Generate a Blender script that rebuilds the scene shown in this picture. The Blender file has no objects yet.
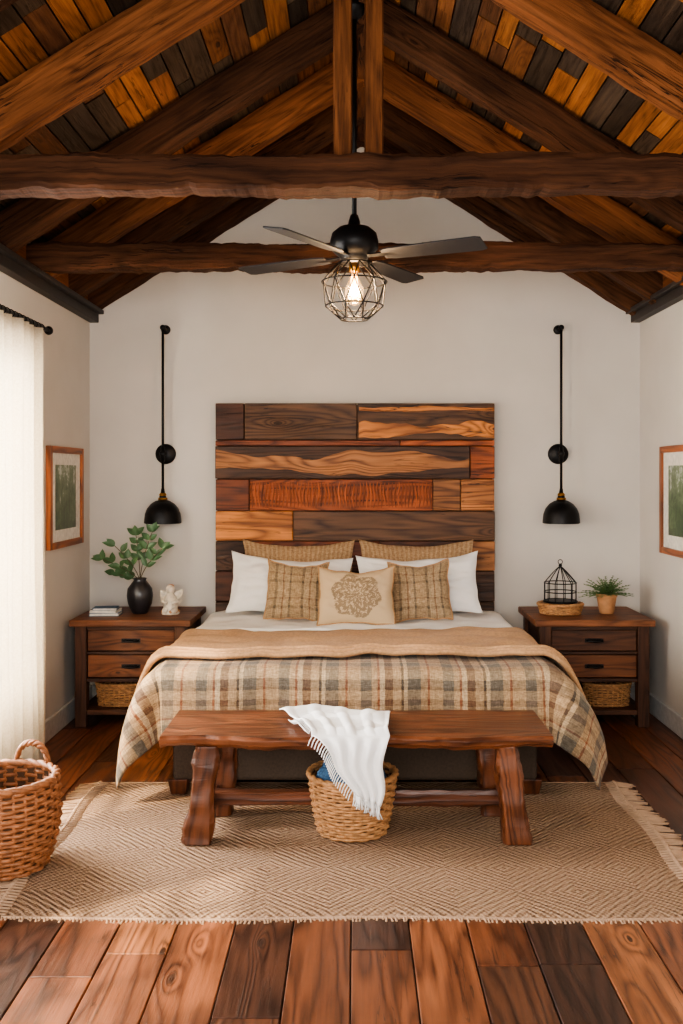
import bpy, math, random
from mathutils import Vector, Matrix, noise
random.seed(7)
V=Vector
F=965.0; CX=355.0; HY=475.0; CH=1.75
def P(px,py,D): return V(((px-CX)*D/F, D, CH-(py-HY)*D/F))
XL,XR_,YB,YF=-2.04,2.19,7.42,-1.0
RX=0.05; SL=0.62; RZ=4.27
def S(r,g,b):
    def c(x):
        x/=255.0
        return x/12.92 if x<=0.04045 else ((x+0.055)/1.055)**2.4
    return (c(r),c(g),c(b),1)
# ------------------------------------------------------------ materials
def newmat(name):
    m=bpy.data.materials.new(name); m.use_nodes=True
    nt=m.node_tree; b=nt.nodes['Principled BSDF']
    return m,nt,b
def L(nt,a,b): nt.links.new(a,b)
def math_(nt,op,a,b=None,c=None):
    n=nt.nodes.new('ShaderNodeMath'); n.operation=op
    for i,x in enumerate((a,b,c)):
        if x is None: continue
        if isinstance(x,(int,float)): n.inputs[i].default_value=x
        else: L(nt,x,n.inputs[i])
    return n.outputs[0]
def mix_(nt,mode,fac,a,b):
    n=nt.nodes.new('ShaderNodeMixRGB'); n.blend_type=mode
    for i,x in enumerate((fac,a,b)):
        if isinstance(x,(int,float)): n.inputs[i].default_value=x
        elif isinstance(x,tuple): n.inputs[i].default_value=x
        else: L(nt,x,n.inputs[i])
    return n.outputs[0]
def ramp_(nt,fac,stops,interp='LINEAR'):
    n=nt.nodes.new('ShaderNodeValToRGB'); n.color_ramp.interpolation=interp
    e=n.color_ramp.elements
    while len(e)>1: e.remove(e[-1])
    e[0].position=stops[0][0]; e[0].color=stops[0][1]
    for p,c in stops[1:]:
        x=e.new(p); x.color=c
    L(nt,fac,n.inputs[0]); return n.outputs[0]
def attr_(nt,name):
    n=nt.nodes.new('ShaderNodeAttribute'); n.attribute_name=name; return n
def noise_(nt,vec,scale,detail=3,dist=0,rough=.5):
    n=nt.nodes.new('ShaderNodeTexNoise'); L(nt,vec,n.inputs['Vector'])
    n.inputs['Scale'].default_value=scale; n.inputs['Detail'].default_value=detail
    n.inputs['Distortion'].default_value=dist; n.inputs['Roughness'].default_value=rough
    return n.outputs['Fac']
def map_(nt,vec,sc,loc=(0,0,0)):
    n=nt.nodes.new('ShaderNodeMapping'); L(nt,vec,n.inputs[0]); n.inputs['Scale'].default_value=sc
    n.inputs['Location'].default_value=loc
    return n.outputs[0]
def bump_(nt,b,h,strength=.3,dist=.01):
    n=nt.nodes.new('ShaderNodeBump'); n.inputs['Strength'].default_value=strength
    n.inputs['Distance'].default_value=dist; L(nt,h,n.inputs['Height']); L(nt,n.outputs[0],b.inputs['Normal'])
def wood(name,tints,rough=.45,rings=.35,dark=(.34,.27,.23,1),light=(1.3,1.27,1.2,1),bump=.25,sc=1.0,ringf=70,knots=1.0,spec=.5,crack=.5):
    m,nt,b=newmat(name)
    gc=attr_(nt,'gc').outputs['Vector']; r=attr_(nt,'rnd').outputs['Fac']
    n1=noise_(nt,map_(nt,gc,(2.6*sc,55*sc,55*sc)),1,7,.3,.68)
    n2=noise_(nt,map_(nt,gc,(.55*sc,4.5*sc,4.5*sc)),1,2,.15)
    vo=nt.nodes.new('ShaderNodeTexVoronoi'); vo.inputs['Scale'].default_value=1; L(nt,map_(nt,gc,(1.5*sc,4.2*sc,4.2*sc)),vo.inputs['Vector'])
    d=vo.outputs['Distance']
    ek=math_(nt,'EXPONENT',math_(nt,'MULTIPLY',d,-9.0))
    arg=math_(nt,'MULTIPLY',math_(nt,'ADD',n2,math_(nt,'MULTIPLY',ek,.35*knots)),ringf)
    rg=math_(nt,'MULTIPLY_ADD',math_(nt,'SINE',arg),.5,.5)
    rg=math_(nt,'POWER',rg,.6)
    f=math_(nt,'ADD',math_(nt,'MULTIPLY',n1,1-rings),math_(nt,'MULTIPLY',rg,rings))
    g=ramp_(nt,f,[(.25,dark),(.5,(.80,.77,.74,1)),(.78,light)])
    k=len(tints)
    t=ramp_(nt,r,[(i/k,c) for i,c in enumerate(tints)],'CONSTANT')
    n3=noise_(nt,map_(nt,gc,(1.2,3.5,3.5)),1,3)
    col=mix_(nt,'MULTIPLY',1,t,g)
    col=mix_(nt,'MULTIPLY',1,col,ramp_(nt,n3,[(.3,(.55,.51,.48,1)),(.65,(1.15,1.13,1.1,1))]))
    kn=math_(nt,'MULTIPLY',math_(nt,'LESS_THAN',math_(nt,'ADD',d,math_(nt,'MULTIPLY',n1,.06)),.085),.75*knots)
    col=mix_(nt,'MIX',kn,col,S(34,22,16))
    # drying cracks: thin dark lines along the grain
    nc=noise_(nt,map_(nt,gc,(1.1*sc,22*sc,22*sc),(7,3,5)),1,3,.2,.6)
    ab=math_(nt,'ABSOLUTE',math_(nt,'SUBTRACT',nc,.5))
    msk=ramp_(nt,noise_(nt,map_(nt,gc,(2.0,6,6),(1,9,4)),1,2),[(.48,(0,0,0,1)),(.6,(1,1,1,1))])
    ck=math_(nt,'MULTIPLY',math_(nt,'MULTIPLY',math_(nt,'LESS_THAN',ab,.010),msk),crack)
    col=mix_(nt,'MIX',ck,col,S(26,17,12))
    L(nt,col,b.inputs['Base Color'])
    b.inputs['Specular IOR Level'].default_value=spec
    rr=math_(nt,'MULTIPLY_ADD',n1,.3,rough-.14); L(nt,rr,b.inputs['Roughness'])
    bump_(nt,b,math_(nt,'SUBTRACT',f,ck),bump,.006)
    return m
def plain(name,col,rough=.6,metal=0,nsc=30,namt=.12,bump=0,bsc=200,coat=0,sheen=0):
    m,nt,b=newmat(name)
    tc=nt.nodes.new('ShaderNodeTexCoord').outputs['Object']
    n=noise_(nt,tc,nsc,3)
    lo=tuple(c*(1-namt) for c in col[:3])+(1,); hi=tuple(min(1,c*(1+namt)) for c in col[:3])+(1,)
    L(nt,ramp_(nt,n,[(.3,lo),(.7,hi)]),b.inputs['Base Color'])
    b.inputs['Roughness'].default_value=rough; b.inputs['Metallic'].default_value=metal
    if bump: bump_(nt,b,noise_(nt,tc,bsc,2),bump,.004)
    if coat: b.inputs['Coat Weight'].default_value=coat
    if sheen: b.inputs['Sheen Weight'].default_value=sheen
    return m
def plaid(name,base,xs,ys,px,py,wv=260):
    m,nt,b=newmat(name)
    gc=attr_(nt,'gc').outputs['Vector']
    sp=nt.nodes.new('ShaderNodeSeparateXYZ'); L(nt,gc,sp.inputs[0])
    wob=math_(nt,'MULTIPLY_ADD',noise_(nt,gc,60,2),.010,-.005)
    fx=math_(nt,'FRACT',math_(nt,'ADD',math_(nt,'DIVIDE',math_(nt,'ADD',sp.outputs[0],wob),px),50.0))
    fy=math_(nt,'FRACT',math_(nt,'ADD',math_(nt,'DIVIDE',math_(nt,'ADD',sp.outputs[1],wob),py),50.0))
    cx=ramp_(nt,fx,xs,'CONSTANT'); cy=ramp_(nt,fy,ys,'CONSTANT')
    c=mix_(nt,'MIX',.38,cx,cy)
    tx=math_(nt,'SINE',math_(nt,'MULTIPLY',sp.outputs[0],wv*3)); ty=math_(nt,'SINE',math_(nt,'MULTIPLY',sp.outputs[1],wv*3))
    w=math_(nt,'MULTIPLY_ADD',math_(nt,'MULTIPLY',tx,ty),.5,.5)
    nn=noise_(nt,map_(nt,gc,(30,140,1)),1,4,.5,.7)
    n4=noise_(nt,map_(nt,gc,(140,26,1)),1,4,.5,.7)
    c=mix_(nt,'MULTIPLY',.9,c,ramp_(nt,nn,[(.32,(.5,.47,.43,1)),(.68,(1.18,1.18,1.18,1))]))
    c=mix_(nt,'MULTIPLY',.8,c,ramp_(nt,n4,[(.32,(.55,.52,.48,1)),(.68,(1.18,1.18,1.18,1))]))
    L(nt,c,b.inputs['Base Color']); b.inputs['Roughness'].default_value=.95
    b.inputs['Sheen Weight'].default_value=.1
    bump_(nt,b,math_(nt,'ADD',w,nn),.4,.003)
    return m
BE=S(180,150,114); BR=S(108,76,52); TE=S(110,102,90); RU=S(142,80,48); DK=S(74,60,48); CR=S(200,176,142)
M={}
M['floor']=wood('floor_wood',[S(118,72,48),S(76,47,34),S(146,94,60),S(100,62,43),S(66,43,34),S(128,80,54),S(88,56,40)],rough=.36,bump=.45,rings=.3,dark=(.26,.2,.17,1),light=(1.4,1.36,1.28,1))
M['ceil']=wood('ceiling_boards',[S(156,104,60),S(100,68,46),S(78,66,56),S(166,110,62),S(120,80,50),S(78,65,53),S(134,88,54),S(62,52,43)],rough=.85,bump=.7,rings=.12,spec=.15,dark=(.24,.2,.18,1))
M['beam']=wood('beam_wood',[S(90,59,41),S(80,53,37),S(98,64,43)],rough=.8,bump=1.0,dark=(.18,.15,.13,1),light=(1.5,1.42,1.3,1),spec=.15,rings=.15,knots=.7,crack=.9)
M['rafter']=wood('rafter_wood',[S(118,76,47),S(84,56,38),S(130,84,53)],rough=.8,bump=1.0,dark=(.2,.16,.14,1),light=(1.45,1.38,1.28,1),spec=.15,rings=.15,knots=.7,crack=.9)
M['hb']=wood('headboard_wood',[S(82,48,33),S(96,68,48),S(208,136,72),S(156,106,66),S(160,86,46),S(188,126,76),S(84,58,43),S(120,64,38)],rough=.5,bump=.6,rings=.34,ringf=90,spec=.35,crack=.85,dark=(.26,.2,.17,1))
M['bench']=wood('bench_wood',[S(112,67,43),S(98,58,39)],rough=.36,bump=.5,rings=.33,dark=(.24,.18,.15,1),crack=.7)
M['ns']=wood('nightstand_wood',[S(92,60,42),S(130,83,54),S(80,53,39)],rough=.5,bump=.35,spec=.35,rings=.25,dark=(.26,.2,.17,1))
M['frame']=wood('frame_wood',[S(166,96,50)],rough=.4,knots=0,crack=0)
M['black']=plain('black_metal',S(22,21,22),.45,.5)
M['blade']=plain('fan_blade_black',S(30,30,33),.6,.0)
M['brass']=plain('brass',S(170,120,50),.3,1)
M['wall']=plain('wall_plaster',S(208,203,196),.9,0,3,.03,.08,60)
M['trimd']=plain('dark_trim',S(38,31,28),.55)
M['base']=plain('baseboard_paint',S(204,204,202),.5)
M['white']=plain('white_linen',S(244,243,242),.9,0,12,.03,.12,220,sheen=.2)
M['sheet']=plain('white_cotton_sheet',S(246,246,246),.9,0,6,.02,.06,120)
M['tan']=plain('tan_wool',S(180,140,100),.95,0,60,.18,.5,420,sheen=.1)
M['tanpil']=plaid('tan_stripe_fabric',BE,[(0,S(194,164,130)),(.5,S(164,132,100))],[(0,S(186,156,122))],.035,.5)
M['uph']=plain('brown_upholstery',S(70,57,46),.9,0,80,.2,.3,400)
M['matt']=plain('mattress_ticking',S(220,215,205),.9)
M['wick']=plain('wicker',S(172,126,82),.6,0,40,.35)
M['wickd']=plain('wicker_reddish',S(150,96,60),.55,0,40,.35)
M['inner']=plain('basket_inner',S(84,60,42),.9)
M['blue']=plain('blue_yarn',S(56,88,120),.9,0,60,.4,.5,200)
M['leaf']=plain('leaf_green',S(72,104,66),.5,0,20,.3)
M['fern']=plain('fern_green',S(92,122,68),.6,0,30,.3)
M['stem']=plain('stem_brown',S(80,66,40),.7)
M['vase']=plain('black_ceramic',S(34,33,36),.35,coat=.3)
M['terra']=plain('terracotta',S(180,130,88),.7)
M['cer']=plain('cream_ceramic',S(206,196,180),.35,0,30,.25,coat=.3)
M['page']=plain('paper',S(225,220,208),.8)
M['bookb']=plain('blue_book_cloth',S(78,104,128),.7)
M['mat']=plain('picture_mat',S(226,222,212),.9)
M['fringe']=plain('rug_fringe',S(172,142,116),.95)
M['wfr']=plain('window_frame_paint',S(70,60,52),.5)
plx=[(0,BE),(.07,TE),(.20,BE),(.27,RU),(.30,CR),(.36,BR),(.46,BE),(.56,DK),(.59,CR),(.64,TE),(.80,BE),(.88,RU),(.91,BE)]
M['plaid']=plaid('plaid_wool',BE,plx,[(0,BE),(.10,TE),(.28,CR),(.34,RU),(.37,BE),(.52,BR),(.60,BE),(.72,DK),(.76,TE),(.86,CR)],.44,.40)
M['plaidp']=plaid('plaid_cushion_fabric',BE,[(0,S(172,148,118)),(.2,S(108,96,80)),(.3,S(186,164,134)),(.5,S(130,94,68)),(.55,S(186,164,134)),(.75,S(102,94,82)),(.82,S(176,152,120))],[(0,S(182,158,126)),(.25,S(110,96,78)),(.35,S(182,158,126)),(.6,S(130,94,70)),(.66,S(182,158,126))],.2,.2)
def mk_curtain():
    m,nt,b=newmat('sheer_curtain_linen')
    gc=nt.nodes.new('ShaderNodeTexCoord').outputs['Object']
    n=noise_(nt,gc,90,2)
    c=ramp_(nt,n,[(.3,S(236,228,212)),(.7,S(250,244,232))])
    L(nt,c,b.inputs['Base Color']); b.inputs['Roughness'].default_value=.9
    t=nt.nodes.new('ShaderNodeBsdfTranslucent'); L(nt,c,t.inputs[0])
    mx=nt.nodes.new('ShaderNodeMixShader'); mx.inputs[0].default_value=.55
    L(nt,b.outputs[0],mx.inputs[1]); L(nt,t.outputs[0],mx.inputs[2])
    L(nt,mx.outputs[0],nt.nodes['Material Output'].inputs[0]); return m
M['curt']=mk_curtain()
def mk_rug():
    m,nt,b=newmat('woven_jute_rug')
    gc=attr_(nt,'gc').outputs['Vector']
    sp=nt.nodes.new('ShaderNodeSeparateXYZ'); L(nt,gc,sp.inputs[0])
    p=.52
    ax=math_(nt,'ABSOLUTE',math_(nt,'SUBTRACT',math_(nt,'FRACT',math_(nt,'ADD',math_(nt,'DIVIDE',sp.outputs[0],p),20.)),.5))
    ay=math_(nt,'ABSOLUTE',math_(nt,'SUBTRACT',math_(nt,'FRACT',math_(nt,'ADD',math_(nt,'DIVIDE',sp.outputs[1],p*.9),20.)),.5))
    d=math_(nt,'ADD',ax,ay)
    st=math_(nt,'MULTIPLY_ADD',math_(nt,'SINE',math_(nt,'ADD',math_(nt,'MULTIPLY',d,80.),math_(nt,'MULTIPLY',noise_(nt,gc,9,2),2.))),.5,.5)
    tw=math_(nt,'MULTIPLY',math_(nt,'SINE',math_(nt,'MULTIPLY',sp.outputs[0],290.)),math_(nt,'SINE',math_(nt,'MULTIPLY',sp.outputs[1],240.)))
    nn=noise_(nt,map_(nt,gc,(55,75,1)),1,4,0,.8)
    h=math_(nt,'ADD',math_(nt,'MULTIPLY',st,.26),math_(nt,'ADD',math_(nt,'MULTIPLY',tw,.18),math_(nt,'MULTIPLY',nn,1.1)))
    c=ramp_(nt,h,[(.32,S(96,73,57)),(.64,S(162,132,108)),(.98,S(200,172,146))])
    big=noise_(nt,gc,1.8,2)
    c=mix_(nt,'MULTIPLY',1,c,ramp_(nt,big,[(.3,(.86,.84,.82,1)),(.7,(1.05,1.04,1.02,1))]))
    L(nt,c,b.inputs['Base Color']); b.inputs['Roughness'].default_value=1
    b.inputs['Specular IOR Level'].default_value=.1
    bump_(nt,b,math_(nt,'ADD',h,math_(nt,'MULTIPLY',st,.4)),1.0,.014); return m
M['rug']=mk_rug()
def mk_emb():
    m,nt,b=newmat('embroidered_fabric')
    gc=attr_(nt,'gc').outputs['Vector']
    sp=nt.nodes.new('ShaderNodeSeparateXYZ'); L(nt,gc,sp.inputs[0])
    x,y=sp.outputs[0],sp.outputs[1]
    r=math_(nt,'SQRT',math_(nt,'ADD',math_(nt,'POWER',x,2.),math_(nt,'POWER',y,2.)))
    a=math_(nt,'ARCTAN2',y,x)
    pet=math_(nt,'SINE',math_(nt,'MULTIPLY',a,6.)); pet2=math_(nt,'SINE',math_(nt,'MULTIPLY',a,12.))
    w=math_(nt,'SINE',math_(nt,'ADD',math_(nt,'MULTIPLY',r,120.),math_(nt,'MULTIPLY',pet2,1.8)))
    n=noise_(nt,map_(nt,gc,(26,26,1)),1,4,3.5)
    ins=math_(nt,'LESS_THAN',math_(nt,'ADD',math_(nt,'ADD',r,math_(nt,'MULTIPLY',pet,.012)),math_(nt,'MULTIPLY',n,.03)),.19)
    f=math_(nt,'MULTIPLY',ins,math_(nt,'GREATER_THAN',math_(nt,'ADD',math_(nt,'MULTIPLY',w,.45),math_(nt,'MULTIPLY_ADD',n,5.,-2.2)),.0))
    c=mix_(nt,'MIX',math_(nt,'MULTIPLY',f,.8),S(194,172,140),S(122,104,82))
    L(nt,c,b.inputs['Base Color']); b.inputs['Roughness'].default_value=.9
    bump_(nt,b,math_(nt,'ADD',f,noise_(nt,gc,300,2)),.4,.003); return m
M['emb']=mk_emb()
def mk_pic(name):
    m,nt,b=newmat(name)
    tc=nt.nodes.new('ShaderNodeTexCoord').outputs['Object']
    sp=nt.nodes.new('ShaderNodeSeparateXYZ'); L(nt,tc,sp.inputs[0])
    n=noise_(nt,map_(nt,tc,(1,9,9)),1,8,.6,.75)
    tr=noise_(nt,map_(nt,tc,(1,26,1.2)),1,2)
    h=math_(nt,'ADD',math_(nt,'ADD',n,math_(nt,'MULTIPLY',tr,.35)),math_(nt,'MULTIPLY',sp.outputs[2],.55))
    c=ramp_(nt,h,[(.50,S(30,46,30)),(.74,S(60,84,52)),(.92,S(106,124,92)),(1.0,S(186,192,182))])
    L(nt,c,b.inputs['Base Color']); b.inputs['Roughness'].default_value=.35; return m
M['pic']=mk_pic('forest_print')
m,nt,b=newmat('bulb_glow'); b.inputs['Emission Color'].default_value=(1,.5,.16,1); b.inputs['Emission Strength'].default_value=18
b.inputs['Base Color'].default_value=(1,.7,.4,1); M['bulb']=m
m,nt,b=newmat('clear_amber_glass'); b.inputs['Base Color'].default_value=(1,.8,.5,1); b.inputs['Transmission Weight'].default_value=.95; b.inputs['Roughness'].default_value=.03
b.inputs['Alpha'].default_value=.35; M['glass']=m
# ------------------------------------------------------------ mesh builder
class MB:
    def __init__(s): s.v=[];s.f=[];s.g=[];s.r=[];s.m=[];s.sm=[]
    def addv(s,p,g,r): s.v.append(tuple(p)); s.g.append(tuple(g)); s.r.append(r); return len(s.v)-1
    def face(s,ids,m,sm): s.f.append(tuple(ids)); s.m.append(m); s.sm.append(sm)
    def loft(s,secs,m=0,cap=True,rnd=None,smooth=False,loop=False):
        rnd=random.random() if rnd is None else rnd
        off=V((random.uniform(0,40),random.uniform(0,40),random.uniform(0,40)))
        n=len(secs[0]); cs=[sum((V(p) for p in q),V())/n for q in secs]
        t=(cs[-1]-cs[0]) if not loop else (cs[1]-cs[0])
        t=t.normalized() if t.length>1e-6 else V((0,0,1))
        e1=(V(secs[0][0])-cs[0]); e1=e1-t*e1.dot(t)
        if n==4:
            e1=V(secs[0][1])-V(secs[0][0]); 
        e1=e1.normalized() if e1.length>1e-6 else V((1,0,0)); e2=t.cross(e1)
        al=0; rows=[]
        for i,q in enumerate(secs):
            if i: al+=(cs[i]-cs[i-1]).length
            row=[]
            for p in q:
                d=V(p)-cs[i]; row.append(s.addv(p,V((al,d.dot(e1),d.dot(e2)))+off,rnd))
            rows.append(row)
        k=len(rows)
        for i in range(k if loop else k-1):
            a=rows[i]; b=rows[(i+1)%k]
            for j in range(n):
                s.face((a[j],a[(j+1)%n],b[(j+1)%n],b[j]),m,smooth)
        if cap and not loop:
            s.face(rows[0][::-1],m,False); s.face(rows[-1],m,False)
    def box(s,c,size,m=0,R=None,axis=None,rnd=None):
        c=V(c); size=V(size)
        if axis is None: axis=max(range(3),key=lambda i:size[i])
        o=[i for i in range(3) if i!=axis]; secs=[]
        for e in (-.5,.5):
            q=[]
            for a,b in ((-.5,-.5),(.5,-.5),(.5,.5),(-.5,.5)):
                p=V((0,0,0)); p[axis]=e*size[axis]; p[o[0]]=a*size[o[0]]; p[o[1]]=b*size[o[1]]
                if R is not None: p=R@p
                q.append(c+p)
            secs.append(q)
        s.loft(secs,m,rnd=rnd)
    def tube(s,pts,r,m=0,n=6,loop=False,rnd=None,cap=True):
        pts=[V(p) for p in pts]; k=len(pts); secs=[]
        rf=r if callable(r) else (lambda t:r)
        t0=(pts[1]-pts[0]).normalized(); up=V((0,0,1)) if abs(t0.z)<.9 else V((1,0,0))
        u=t0.cross(up).normalized()
        for i in range(k):
            if loop: t=pts[(i+1)%k]-pts[i-1]
            else: t=pts[min(i+1,k-1)]-pts[max(i-1,0)]
            t=t.normalized(); u=(u-t*u.dot(t)).normalized(); w=t.cross(u)
            rr=rf(i/(k-1))
            secs.append([pts[i]+u*math.cos(2*math.pi*j/n)*rr+w*math.sin(2*math.pi*j/n)*rr for j in range(n)])
        s.loft(secs,m,smooth=True,loop=loop,rnd=rnd,cap=cap)
    def lathe(s,prof,c,m=0,n=28,sx=1,sy=1,cap=True,R=None):
        c=V(c); secs=[]
        for r,z in prof:
            q=[]
            for j in range(n):
                p=V((max(r,.0004)*math.cos(2*math.pi*j/n)*sx,max(r,.0004)*math.sin(2*math.pi*j/n)*sy,z))
                if R is not None: p=R@p
                q.append(c+p)
            secs.append(q)
        s.loft(secs,m,smooth=True,cap=cap)
    def ball(s,c,r,m=0,sx=1,sy=1,sz=1,n=16,R=None):
        s.lathe([(r*math.sin(math.pi*i/n),-r*math.cos(math.pi*i/n)*sz) for i in range(n+1)],c,m,n,sx,sy,R=R)
    def grid(s,fn,nu,nv,m=0,gfn=None,rnd=.5,smooth=True):
        ids=[]
        for i in range(nu+1):
            row=[]
            for j in range(nv+1):
                u,v=i/nu,j/nv; p=fn(u,v); g=gfn(u,v) if gfn else (u,v,0)
                row.append(s.addv(p,g,rnd))
            ids.append(row)
        for i in range(nu):
            for j in range(nv):
                s.face((ids[i][j],ids[i+1][j],ids[i+1][j+1],ids[i][j+1]),m,smooth)
    def build(s,name,mats,parent=None,bevel=0,solid=0,subsurf=0,bseg=2,solid_off=-1):
        me=bpy.data.meshes.new(name)
        xs=[p[0] for p in s.v]; ys=[p[1] for p in s.v]; zs=[p[2] for p in s.v]
        o=V(((min(xs)+max(xs))/2,(min(ys)+max(ys))/2,min(zs)))
        me.from_pydata([(p[0]-o.x,p[1]-o.y,p[2]-o.z) for p in s.v],[],s.f)
        a=me.attributes.new('gc','FLOAT_VECTOR','POINT'); a.data.foreach_set('vector',[c for g in s.g for c in g])
        a=me.attributes.new('rnd','FLOAT','POINT'); a.data.foreach_set('value',s.r)
        for mm in mats: me.materials.append(M[mm] if isinstance(mm,str) else mm)
        me.polygons.foreach_set('material_index',s.m); me.polygons.foreach_set('use_smooth',s.sm)
        me.update()
        ob=bpy.data.objects.new(name,me); bpy.context.collection.objects.link(ob)
        if parent is not None:
            ob.parent=parent; ob.location=o-parent.location
        else: ob.location=o
        if solid:
            md=ob.modifiers.new('s','SOLIDIFY'); md.thickness=solid; md.offset=solid_off
        if bevel:
            md=ob.modifiers.new('b','BEVEL'); md.width=bevel; md.segments=bseg; md.limit_method='ANGLE'; md.angle_limit=math.radians(50)
        if subsurf:
            md=ob.modifiers.new('ss','SUBSURF'); md.levels=subsurf; md.render_levels=subsurf
        return ob
def empty(name,loc):
    e=bpy.data.objects.new(name,None); e.empty_display_size=.1; e.location=loc; bpy.context.collection.objects.link(e); return e
# ------------------------------------------------------------ room
b=MB()
x=XL
while x<XR_-.02:
    w=min(.225,XR_-x); y=YF-random.uniform(0,1.5)
    while y<YB:
        ln=random.uniform(1.1,2.3); y0=max(y,YF); y1=min(y+ln,YB)
        if y1>y0+.02: b.box((x+w/2,(y0+y1)/2,-.012),(w-.005,y1-y0-.005,.024),axis=1)
        y+=ln
    x+=w
b.box(((XL+XR_)/2,(YF+YB)/2,-.06),(XR_-XL+.3,YB-YF+.3,.06),1)
b.build('floor',['floor','trimd'],bevel=.003,bseg=1)
def deckz(x): return RZ+.236-SL*abs(x-RX)
b=MB()
q=[(XL-.15,-.03),(XR_+.15,-.03),(XR_+.15,deckz(XR_+.15)),(RX,deckz(RX)),(XL-.15,deckz(XL-.15))]
b.loft([[V((a,YB,c)) for a,c in q],[V((a,YB+.15,c)) for a,c in q]])
b.build('wall_back',['wall'])
WT=deckz(XL)-.0
wins=[(2.15,3.35,.45,2.0),(4.35,5.75,.5,2.45)]
b=MB()
def wbox(y0,y1,z0,z1,X=XL-.075): b.box((X,(y0+y1)/2,(z0+z1)/2),(.15,y1-y0,z1-z0))
wbox(YF,wins[0][0],-.03,WT); wbox(wins[0][1],wins[1][0],-.03,WT); wbox(wins[1][1],YB,-.03,WT)
for w in wins: wbox(w[0],w[1],-.03,w[2]); wbox(w[0],w[1],w[3],WT)
b.build('wall_left',['wall'])
b=MB(); b.box((XR_+.075,(YF+YB)/2,(deckz(XR_)-.03)/2),(.15,YB-YF,deckz(XR_)+.03)); b.build('wall_right',['wall'])
for i,w in enumerate(wins):
    b=MB(); X=XL-.075
    yc=(w[0]+w[1])/2; zc=(w[2]+w[3])/2
    for y in (w[0]+.03,w[1]-.03): b.box((X,y,zc),(.1,.06,w[3]-w[2]))
    for z in (w[2]+.03,w[3]-.03): b.box((X,yc,z),(.1,w[1]-w[0],.06))
    for k in (1,2): b.box((X,w[0]+(w[1]-w[0])*k/3,zc),(.04,.03,w[3]-w[2]))
    for k in (1,2,3): b.box((X,yc,w[2]+(w[3]-w[2])*k/4),(.04,w[1]-w[0],.03))
    b.build('window_%d'%(i+1),['wfr'],bevel=.003)
b=MB(); b.box((XL+.0125,(YF+YB)/2,.07),(.025,YB-YF,.14)); b.build('baseboard_left',['base'],bevel=.006)
b=MB(); b.box((XR_-.0125,(YF+YB)/2,.07),(.025,YB-YF,.14)); b.build('baseboard_right',['base'],bevel=.006)
b=MB(); b.box(((XL+XR_)/2,YB-.0125,.07),(XR_-XL-.05,.025,.14)); b.build('baseboard_back',['base'],bevel=.006)
for i,(X,sg) in enumerate(((XL,1),(XR_,-1))):
    b=MB()
    b.box((X+sg*.035,(YF+YB)/2,2.955),(.07,YB-YF,.07),0); b.box((X+sg*.055,(YF+YB)/2,3.0),(.11,YB-YF,.03),0)
    b.build('trim_%d'%(i+1),['trimd'],bevel=.004)
    b=MB(); b.box((X+sg*.012,(YF+YB)/2,3.09),(.024,YB-YF,.15),0,rnd=.9); b.build('trim_%d'%(i+3),['rafter'])
b=MB(); cs=math.cos(math.atan(SL)); ang=math.atan(SL)
for sg in (-1,1):
    hw=(RX-XL) if sg<0 else (XR_-RX)
    tot=(hw+.15)/cs; t=0
    R=Matrix.Rotation(sg*ang,3,'Y'); nrm=V((sg*math.sin(ang),0,cs))
    while t<tot:
        w=random.choice((.10,.12,.135)); y=YF-random.uniform(0,1)
        while y<YB:
            ln=random.uniform(.4,1.3); y0=max(y,YF); y1=min(y+ln,YB+.1)
            if y1>y0+.02:
                tm=t+w/2; X=RX+sg*tm*cs; Z=RZ+.236-tm*math.sin(ang)
                b.box(V((X,(y0+y1)/2,Z))+nrm*(.012+random.uniform(0,.008)),(w-.008,y1-y0-.006,.022),0,R=R,axis=1)
            y+=ln
        t+=w
    X=RX+sg*tot*cs/2; Z=RZ+.236-tot*math.sin(ang)/2
    b.box(V((X,(YF+YB)/2,Z))+nrm*.08,(tot+.1,YB-YF+.4,.07),1,R=R,axis=1)
b.build('ceiling',['ceil','trimd'])
def rough_beam(b,p0,p1,w,h,m=0,seg=40,amp=.012,updir=V((0,0,1)),rnd=None,live=0):
    p0=V(p0);p1=V(p1);t=(p1-p0).normalized(); sd=t.cross(updir).normalized(); up=sd.cross(t)
    sh=[(-.5,-.36),(-.42,-.5),(.42,-.5),(.5,-.36),(.5,.36),(.42,.5),(-.42,.5),(-.5,.36)]
    secs=[]; so=random.uniform(0,100)
    for i in range(seg+1):
        c=p0.lerp(p1,i/seg); q=[]
        for k,(a,e) in enumerate(sh):
            s_=i/seg*(p1-p0).length
            n1=noise.noise(V((s_*3+so,k*.7,0)))*amp+noise.noise(V((s_*11+so,k*3.7,5)))*amp*.5
            lv=live*noise.noise(V((s_*2.2+so,9 if e<0 else 3,2)))*(1 if e<0 else .6)+live*.4*noise.noise(V((s_*9+so,9 if e<0 else 3,2)))+live*.3*noise.noise(V((s_*26+so,9 if e<0 else 3,2)))
            q.append(c+sd*(a*w*(1+n1*2))+up*(e*h+ (lv if abs(e)>.3 else 0)+n1*(1 if e>0 else -1)))
        secs.append(q)
    b.loft(secs,m,rnd=rnd,smooth=False)
HR=.2
RD=[2.6,3.45,4.36,5.45,6.2,6.85,7.34]
for i,D in enumerate(RD):
    b=MB()
    for sg in (-1,1):
        xe=(XL+.002) if sg<0 else (XR_-.002)
        z0=RZ-.02+HR/2/cs; z1=z0-SL*abs(xe-RX)
        rough_beam(b,(RX+sg*.03,D,z0-.0),(xe,D,z1),.12,HR,seg=60,amp=.010,rnd=(.1,.5,.9,.5,.9,.5,.5)[i])
    b.build('roof_rafter',['rafter'])
b=MB(); rough_beam(b,(RX,YF,RZ+.1),(RX,YB,RZ+.1),.07,.2,seg=40,amp=.004); b.build('ridge_beam',['beam'])
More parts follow.
